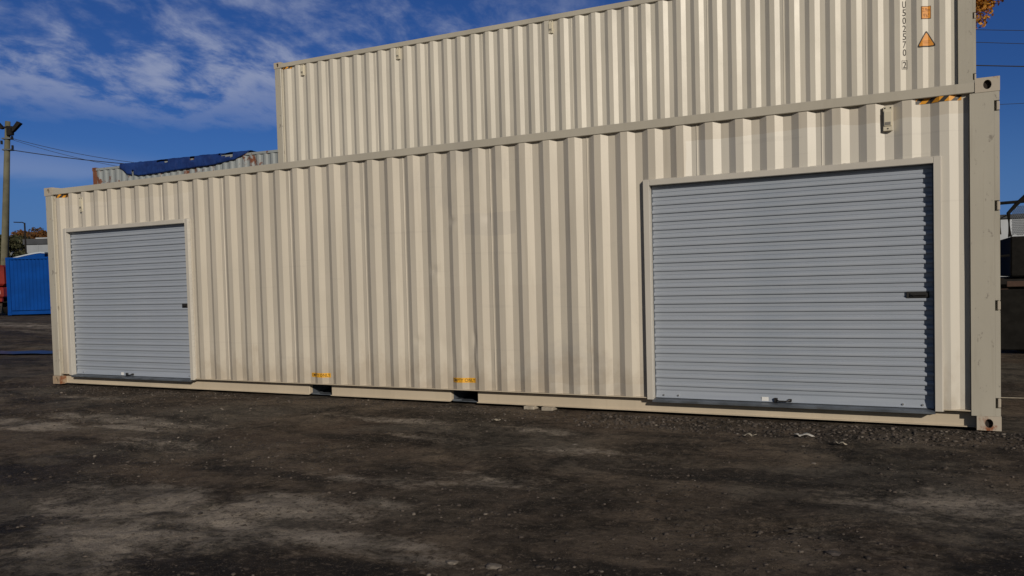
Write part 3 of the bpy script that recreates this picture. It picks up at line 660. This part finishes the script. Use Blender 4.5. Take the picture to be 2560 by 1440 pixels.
m_red = simple('red_truck_paint', (.19, .018, .012), .45, 0, .25, 2, dirt=(.12, .03, .02)); m_rubber = simple('tyre_rubber', (.010, .0095, .009), .95, 0, .3, 8)
m_glass = simple('dark_glass', (.02, .025, .03), .1, 0, .1); m_steel_dark = simple('dark_steel', (.016, .015, .015), .7, .1, .3, 4, dirt=(.03, .02, .014))
for m_ in (m_rubber, m_steel_dark): m_.node_tree.nodes['Principled BSDF'].inputs['Specular IOR Level'].default_value = .12
def wheel(root, x, y, z, r, w):
    s = MB(); s.tube([(x - w / 2, y, z), (x - w / 2 + .03, y, z), (x + w / 2 - .03, y, z), (x + w / 2, y, z)], [r * .9, r, r, r * .9], 20); o = s.build('wheel', m_rubber, root, smooth=False)
    s = MB(); s.tube([(x - w / 2 - .012, y, z), (x + w / 2 + .012, y, z)], r * .52, 14); s.build('rim', m_steel_dark, o)
def red_truck():
    root = empty('truck', (-26.5, 13.2, .42), math.atan2(.456, .89), 'red truck with a boxy body and dark wheels, cut by the left picture edge', 'truck')
    W = 2.35
    s = MB(); s.box(.05, W - .02, .1, 1.9, 1.32, 2.22, .09); s.build('cab', m_red, root)
    s = MB(); s.box(0, W + .03, -.05, 2.0, .80, 1.26, .06); s.build('bonnet', m_red, root)
    s = MB(); s.box(.25, W - .25, .085, .12, 1.62, 2.1, .01); s.build('windscreen', m_glass, root)
    s = MB(); s.box(-.02, W + .06, -.20, -.06, .62, .78, .02); s.build('bumper', m_red, root)
    s = MB(); s.box(.3, W - .3, -.075, -.055, .88, 1.18, .01); s.build('grille', m_steel_dark, root)
    for x in (.08, W - .30): s = MB(); s.box(x, x + .22, -.08, -.055, .95, 1.12, .01); s.build('headlight', m_white, root)
    s = MB(); s.box(.5, W - .5, .0, 6.5, .55, .79); s.build('chassis', m_steel_dark, root)
    s = MB(); s.box(0, W, 2.3, 6.6, .80, 2.1, .03); s.build('cargo_body', m_red, root)
    for y in (.9, 5.2):
        for x in (.22, W - .20): wheel(root, x, y, .46, .46, .28)
red_truck()

m_wood = simple('weathered_pole_wood', (.115, .11, .075), .9, 0, .25, 1.2, dirt=(.06, .055, .04), bumpy=.4)
def cable(name, pts, r, label, cat, group):
    s = MB(); s.tube(pts, r, 6); o = s.build(name, m_cable); tag(o, label, cat, group); return o
m_cable = simple('cable_black', (.02, .02, .022), .6, 0, .1)
def sag(a, b, drop, n=24):
    a, b = Vector(a), Vector(b); return [a.lerp(b, t) - Vector((0, 0, drop * 4 * t * (1 - t))) for t in [i / (n - 1) for i in range(n)]]
PB = Vector((-30.27, 17.9, .42)); PT = Vector((-29.98, 18.36, 10.08))
def pole():
    root = empty('utility_pole', PB, 0, 'wooden utility pole with dark floodlights on top, left of the blue container', 'utility pole')
    s = MB(); s.tube([(0, 0, -.3), (.03, .05, 1.7), (.29, .46, 9.66)], [.20, .19, .125], 14); s.build('post', m_wood, root, smooth=True)
    T = Vector((.27, .43, 9.12)); ex, ey = E27, N27
    def P_(a, b, z): v = ex * a + ey * b; return (T.x + v.x, T.y + v.y, T.z + z)
    s = MB(); s.prism([P_(-.36, -.16, .27), P_(-.36, -.16, .20), P_(.5, -.16, .18), P_(.5, -.16, .25)], N27 * .08); s.build('crossarm', m_steel_dark, root)
    for pts in ([(.07, -.20), (.33, -.17), (.36, .26), (.07, .28)], [(.30, -.05), (.42, .02), (.80, .40), (.62, .50), (.36, .18), (.28, .14)], [(-.14, .16), (-.26, .14), (-.46, .42), (-.36, .50), (-.16, .28)]):
        s = MB(); s.prism([P_(a, -.22, z) for a, z in pts], N27 * .22); s.build('floodlight', m_steel_dark, root)
    for z in (-.30, -.86): s = MB(); s.prism([P_(-.2, -.2, z), P_(.24, -.2, z), P_(.24, -.2, z - .07), P_(-.2, -.2, z - .07)], N27 * .3); s.build('bracket', m_galv, root)
    for a, z in ((.34, -.34), (.34, -.80), (-.20, -.55)): s = MB(); s.tube([P_(a, -.2, z + .1), P_(a, -.2, z - .08)], .055, 8); s.build('insulator', m_steel_dark, root)
pole()
gW = 'cables running from the wooden pole'
A1 = PB + Vector((.50, .48, 8.80)); A2 = PB + Vector((.46, .46, 8.22))
cable('overhead_cable', sag(A1, (-20.0, 24.2, 7.5), .42), .013, 'uppermost thin black cable leaving the wooden pole toward the blue tarp', 'cable', gW)
cable('overhead_cable', sag(A1 + Vector((0, .1, -.08)), (-20.0, 23.6, 6.9), .40), .011, 'thin black cable dipping lowest behind the grey container, from the wooden pole', 'cable', gW)
cable('overhead_cable', sag(A2, (-20.0, 24.0, 7.45), .22), .022, 'thick black cable leaving the wooden pole below the two thin ones', 'cable', gW)

def lamp():
    root = empty('street_lamp', (-41.9, 26.65, .4), 0, 'thin dark street lamp post standing behind the blue container', 'street lamp')
    s = MB(); s.tube([(0, 0, -.4), (0, 0, 5.66)], [.06, .05], 8); s.build('post', m_steel_dark, root)
    s = MB(); s.tube([(0, 0, 5.62), (-.14, -.07, 5.70), (-.30, -.15, 5.70)], .035, 6); s.build('arm', m_steel_dark, root)
    s = MB(); s.prism([(-.28, -.19, 5.67), (-.28, -.09, 5.67), (-.28, -.09, 5.73), (-.28, -.19, 5.73)], (-.34, -.16, .02)); s.build('lamp_head', m_steel_dark, root)
lamp()

m_tent = simple('white_canopy', (.42, .48, .56), .7, 0, .08, 1.5); m_tentblue = simple('blue_canopy', (.018, .035, .20), .6, 0, .1, 2)
def canopy(loc, w, d, eave, peak, label, mat, trim):
    root = empty('canopy_tent', loc, math.atan2(.456, .89), label, 'canopy')
    s = MB(); n = 12
    top = [(w * i / n, peak - (peak - eave) * abs(2 * i / n - 1) ** 1.25) for i in range(n + 1)]
    s.prism([(x, 0, z) for x, z in top] + [(x, 0, z - .07) for x, z in top[::-1]], (0, d, 0)); s.build('roof', mat, root)
    s = MB(); s.prism([(x, .02, z - .08) for x, z in top] + [(w, .02, eave - .25), (0, .02, eave - .25)], (0, .03, 0)); s.build('gable', trim, root)
    for x in (.05, w - .12):
        for y in (.1, d - .2): s = MB(); s.box(x, x + .07, y, y + .07, -.3, eave - .08); s.build('leg', m_galv, root)
    return root
ca = canopy((-38.1, 22.9, .45), 4.2, 5, 3.02, 3.42, 'white arched canopy tent just behind the blue container', m_tent, m_blue)
cb = canopy((-41.9, 26.7, .45), 5.2, 4, 3.15, 3.95, 'taller white canopy with a dark blue gable, behind the arched white one', m_tent, m_tentblue)
s = MB(); s.box(1.2, 2.0, -.03, .0, 3.28, 3.40); s.build('vent_flap', m_steel_dark, cb)

m_wallg = simple('grey_cladding', (.26, .285, .32), .7, 0, .08, .6); m_roofd = simple('dark_roof', (.045, .05, .06), .7, 0, .2, .8); m_wallw = simple('pale_cladding', (.42, .45, .49), .7, 0, .08, .5)
def building(loc, rz, w, d, h, label, wall, roof, par=.35, windows=()):
    root = empty('warehouse', loc, rz, label, 'building')
    s = MB(); s.box(0, w, 0, d, -.6, h); s.build('wall', wall, root)
    s = MB(); s.box(-.15, w + .15, -.15, d + .15, h + .002, h + par, .03); s.build('roof', roof, root)
    n = int(w / 1.2)
    for k in range(1, n): q = MB(); q.box(k * w / n - .03, k * w / n + .03, -.035, -.002, -.5, h - .02); q.build('cladding_rib', wall, root)
    for x, z, ww, hh in windows: q = MB(); q.box(x, x + ww, -.05, -.003, z, z + hh, .01); q.build('window', m_glass, root)
building((-66.3, 42.3, .4), math.atan2(.456, .89), 16, 12, 5.7, 'grey warehouse with a dark flat roof edge beyond the canopies', m_wallg, m_roofd, .55, [(1.2, 3.6, 2.5, .9), (5, 3.6, 2.5, .9)])
building((-84.6, 55.6, .4), math.atan2(.456, .89), 14, 10, 7.2, 'pale distant building rising above the grey warehouse roof', m_wallw, m_wallw, .5, [(1, 5.6, 2, .8)])
building((-74, 36.2, .4), math.atan2(.456, .89), 5.5, 8, 5.4, 'pale building at the far left edge behind the wooden pole', m_wallw, m_roofd, .3, [(.6, 4.5, 1.4, .9), (3, 4.5, 1.4, .9)])

# ------------------------------------------------------------------ trees
def leafmat(name, cols):
    m, t, b = newmat(name); g = t.nodes.new('ShaderNodeNewGeometry'); cr = t.nodes.new('ShaderNodeValToRGB'); t.links.new(g.outputs['Random Per Island'], cr.inputs[0])
    e = cr.color_ramp.elements; e[0].color = (*cols[0], 1); e[1].color = (*cols[-1], 1); e[0].position = 0; e[1].position = 1
    for i, c in enumerate(cols[1:-1]): n = e.new((i + 1) / (len(cols) - 1)); n.color = (*c, 1)
    t.links.new(cr.outputs[0], b.inputs['Base Color']); b.inputs['Roughness'].default_value = .75
    tr = t.nodes.new('ShaderNodeBsdfTranslucent'); t.links.new(cr.outputs[0], tr.inputs[0]); mx = t.nodes.new('ShaderNodeMixShader'); mx.inputs[0].default_value = .3
    t.links.new(b.outputs[0], mx.inputs[1]); t.links.new(tr.outputs[0], mx.inputs[2]); t.links.new(mx.outputs[0], [n for n in t.nodes if n.type == 'OUTPUT_MATERIAL'][0].inputs[0]); return m
m_bark = simple('bark', (.06, .045, .035), .95, 0, .3, 3, bumpy=.5)
L_or = leafmat('autumn_leaves', [(.34, .11, .012), (.50, .20, .02), (.62, .30, .035), (.42, .20, .025), (.20, .085, .016)])
L_rust = leafmat('rust_leaves', [(.06, .030, .012), (.10, .052, .018), (.13, .068, .02), (.055, .042, .018)])
L_dull = leafmat('dull_orange_leaves', [(.09, .035, .010), (.15, .06, .015), (.19, .085, .02), (.07, .04, .015)])
L_gr = leafmat('dull_green_leaves', [(.030, .038, .016), (.055, .06, .026), (.085, .08, .04), (.04, .045, .02)])
def tree(name, base, h, trunk_h, crown, leaf, n, mat, label, seed, clumps=26, group=None):
    r = np.random.RandomState(seed); root = empty(name, base, 0, label, 'tree', group)
    cxr, cyr, czr = crown; cz = h - czr
    s = MB(); s.tube([(0, 0, -.4), (.05, .03, trunk_h * .5), (-.04, .06, trunk_h), (.05, 0, cz), (0, .05, h - czr * .3)], [.030 * h, .024 * h, .020 * h, .012 * h, .004 * h], 10); trunk = s.build('trunk', m_bark, root, smooth=True)
    cen = []
    while len(cen) < clumps:
        p = r.uniform(-1, 1, 3)
        if .25 < p @ p < 1: cen.append(p * np.array([cxr, cyr, czr]) * .86 + np.array([0, 0, cz]))
    cen = np.array(cen)
    for c in cen[::2]:
        q = MB(); z0 = min(max(trunk_h * .8, c[2] - 1.2), h - czr * .5); q.tube([(0, .02, z0), (c[0] * .5, c[1] * .5, (z0 + c[2]) / 2 + .1), tuple(c)], [.009 * h, .006 * h, .002 * h], 6); q.build('limb', m_bark, root)
    k = r.randint(0, clumps, n); rad = np.array([.30 * (cxr + czr) / 2 * u for u in r.uniform(.6, 1.25, clumps)])
    d = r.normal(size=(n, 3)); d /= np.linalg.norm(d, axis=1)[:, None]; p = cen[k] + d * (rad[k] * r.uniform(.1, 1, n) ** .45)[:, None] * np.array([1.1, 1.1, .8])
    a = r.normal(size=(n, 3)); a /= np.linalg.norm(a, axis=1)[:, None]; b_ = np.cross(a, r.normal(size=(n, 3))); b_ /= np.linalg.norm(b_, axis=1)[:, None]
    sz = leaf * r.uniform(.6, 1.35, n)[:, None]
    co = np.stack([p + a * sz, p + b_ * sz * .6, p - a * sz, p - b_ * sz * .6], 1).reshape(-1, 3)
    me = bpy.data.meshes.new('crown'); me.vertices.add(len(co)); me.vertices.foreach_set('co', co.ravel().astype(np.float32)); q = np.arange(4 * n, dtype=np.int32)
    me.loops.add(4 * n); me.loops.foreach_set('vertex_index', q); me.polygons.add(n); me.polygons.foreach_set('loop_start', q[::4].copy()); me.update(calc_edges=True)
    o = link('crown', me, mat, root); o['kind'] = 'stuff'; return root
tree('autumn_tree', (12.0, 27.4, 0), 15.6, 6.0, (2.1, 2.1, 3.1), .075, 30000, L_or, 'tall tree with orange autumn leaves rising behind the upper cream container', 3, 40)
gT = 'trees along the far left skyline'
for i, (px_, py_, h, cr, mt, lb, n) in enumerate([
        (-92.9, 57.0, 9.5, (4.2, 4.2, 3.6), L_rust, 'rust brown tree behind the wooden pole', 5000),
        (-88.5, 54.4, 8.8, (3.4, 3.4, 3.4), L_gr, 'dull green tree just left of the thin lamp post', 5000),
        (-97.5, 64.0, 10.1, (3.6, 3.6, 3.4), L_dull, 'dull orange tree right of the thin lamp post', 6000),
        (-99.5, 67.5, 10.9, (3.6, 3.6, 3.6), L_rust, 'brown orange tree nearest the cream container corner', 6000),
        (-61.5, 36.8, 6.7, (2.6, 2.4, 3.2), L_gr, 'bushy grey green tree between the wooden pole and the lamp post', 9000),
        (-100.5, 57.5, 10, (4.5, 4.5, 3.6), L_gr, 'dark green tree at the far left edge', 5000)]):
    tree('skyline_tree', (px_, py_, .4), h, 2.2, cr, .20, n, mt, lb, 20 + i, 22, gT)

# ------------------------------------------------------------------ right edge: dark truck with a mesh headboard, building, wires
def dark_truck():
    root = empty('flatbed_truck', (12.42, 7.6, -.02), R(2), 'black flatbed truck with a mesh headboard, cut by the right picture edge', 'truck')
    s = MB(); s.box(.36, 2.7, .0, 2.6, 1.22, 1.86, .02); s.build('body', m_rubber, root)
    s = MB(); s.box(.10, 2.7, .1, 2.6, .62, 1.20, .02); s.build('chassis', m_steel_dark, root)
    s = MB(); s.box(.02, 2.7, -.10, .04, .05, 1.02, .02); s.build('skirt', m_rubber, root)
    s = MB(); s.box(.30, 2.7, -.05, .0, 1.06, 1.15, .005); s.build('side_beam', m_rust, root)
    for x in (.6, 2.1): 
        for y in (.25, 2.2):
            q = MB(); q.tube([(x, y - .16, .46), (x, y - .12, .46), (x, y + .12, .46), (x, y + .16, .46)], [.42, .46, .46, .42], 20); w = q.build('wheel', m_rubber, root)
            q = MB(); q.tube([(x, y - .17, .46), (x, y + .17, .46)], .24, 14); q.build('rim', m_steel_dark, w)
    s = MB(); s.tube([(.36, .1, 1.86), (.34, .1, 2.24), (.44, .1, 2.36), (.86, .1, 2.80), (1.5, .1, 3.1)], .03, 8); s.build('headboard_frame', m_rubber, root)
    s = MB(); s.tube([(.03, .12, 2.40), (.70, .12, 2.42)], .025, 8); s.build('rail', m_rubber, root)
    s = MB(); s.prism([(.60, .06, 1.865), (1.1, .06, 1.865), (1.1, .06, 2.9), (.68, .06, 2.5)], (0, .12, 0)); s.build('headboard_post', m_rust, root)
    g = MB(); n = 0
    for k in range(-9, 10):
        for sg in (1, -1):
            pts = []
            for t in np.linspace(-.4, .4, 33):
                x = .50 + t * .5 + 0; z = 2.10 + sg * t + k * .055
                if .375 < x < .63 and 1.87 < z < min(2.36, 2.26 + (x - .36) * .9): pts.append((x, .1 + .004 * sg, z))
            if len(pts) > 1: g.tube([pts[0], pts[-1]], .0045, 4, False)
    o = g.build('wire_mesh', m_galv, root); o['kind'] = 'stuff'
    s = MB(); s.tube([(.22, -.02, 1.9), (.21, -.02, 2.15), (.30, -.02, 2.2)], .012, 6); s.tube([(.2, -.02, 1.55), (.34, -.02, 1.56)], .02, 6); s.build('hose', m_rubber, root)
    for z in (.5, .75, 1.0): q = MB(); q.box(.05, .32, -.03, .0, z, z + .03); q.build('step', m_rust, root)
    s = MB(); s.box(.78, .98, -.04, -.002, 1.24, 1.34, .01); s.build('tail_light', m_red, root)
m_rust = simple('rusty_steel', (.045, .024, .017), .85, .1, .35, 6)
dark_truck()
building((15.2, 62, 0), R(4), 24, 14, 4.9, 'white warehouse glimpsed beyond the black truck at the right edge', m_wallw, m_roofd, .3, [(1.4, 1.2, 1.1, .9), (4, 2.6, 1.6, .9)])
gP = 'power lines at upper right'
for nm, (x0, y0, z0), (x1, y1, z1), r_, lb in (('w', (5.0, 40.0, 14.88), (34, 54.5, 13.75), .016, 'thin power line, highest one right of the orange tree'), ('w', (5.0, 40.0, 14.35), (34, 54.5, 12.75), .016, 'thin power line, second from the top beside the orange tree'),
                                             ('w', (5.0, 40.0, 13.0), (34, 54.5, 11.75), .030, 'thick power line level with the upper container digits'), ('w', (5.0, 40.0, 10.20), (34, 54.5, 11.1), .014, 'lowest thin power line, right of the top corner casting')):
    cable('power_line', sag((x0, y0, z0), (x1, y1, z1), .3), r_, lb, 'power line', gP)
cable('rope', [(11.9, 1.95, .02), (12.33, 1.98, .012), (12.7, 2.1, .0), (13.4, 2.2, .0)], .0035, 'thin pale rope lying on the dirt right of the corner post', 'rope', None).data.materials[0] = m_block

# ------------------------------------------------------------------ small things on the ground
def block(x0, x1, y, label, cat='block'):
    s = MB(); z0 = float(ground_h((x0 + x1) / 2, y)) - .012; s.box(x0, x1, y, y + .3, z0, .0095, .007)
    o = s.build('support_block', m_block); tag(o, label, cat, 'pale blocks under the front container'); return o
block(7.80, 7.925, .015, 'pale timber block end under the bottom rail, left one of the two'); block(8.01, 8.14, .01, 'pale timber block end under the bottom rail, right one of the two')
def scrap(x, y, w, d, label, seed, mat):
    r = np.random.RandomState(seed); n = 9; U, V = np.meshgrid(np.linspace(-1, 1, n), np.linspace(-1, 1, 5)); z0 = float(ground_h(x, y))
    Z = z0 + .014 + .018 * np.abs(np.sin(U * 2.3 + seed)) + .008 * r.rand(5, n); o = grid_mesh('paper_scrap', x + U * w * (1 - .25 * np.abs(V)), y + V * d * (.4 + .6 * np.cos(U * 1.2)) + .3 * d * np.sin(U * 3 + seed), Z, None, mat, smooth=True)
    md = o.modifiers.new('thickness', 'SOLIDIFY'); md.thickness = .002; tag(o, label, 'litter', 'scraps lying on the dirt')
scrap(10.74, -.68, .085, .03, 'white crumpled paper scrap on the dirt before the big roller door', 1, m_paper)
scrap(10.33, -.86, .06, .02, 'grey brown scrap lying left of the white paper scrap', 2, m_block)
scrap(11.05, -.98, .05, .02, 'small pale scrap lying right of the white paper scrap', 4, m_block)
scrap(7.92, -.83, .05, .022, 'small white scrap in front of the two timber blocks', 5, m_block)
def rock(x, y, r_, label, seed, mat):
    rr = np.random.RandomState(seed); s = MB(); bmesh.ops.create_icosphere(s.bm, subdivisions=2, radius=r_)
    for v in s.bm.verts: v.co = Vector((v.co.x * 1.25, v.co.y, v.co.z * .32)) * (1 + rr.uniform(-.22, .22))
    o = s.build('rock', mat); o.location = (x, y, float(ground_h(x, y)) + r_ * .08); tag(o, label, 'rock', 'larger rocks in the yard')
m_rock = simple('grey_rock', (.06, .05, .045), .9, 0, .3, 12); m_rock2 = simple('pale_rock', (.15, .13, .11), .9, 0, .3, 25)
rock(11.27, -3.62, .032, 'dark fist sized rock beside the tyre ruts at right', 1, m_rock); rock(9.83, -4.42, .035, 'pale flat rock low in the foreground, right of another', 2, m_rock2)
rock(9.60, -4.43, .028, 'pale flat rock low in the foreground, left of another', 3, m_rock2); rock(10.93, -1.62, .017, 'small pale pebble on brown dirt below the white scrap', 5, m_rock2); rock(9.05, -1.55, .022, 'small pale stone in mid yard left of the big door', 6, m_rock2)
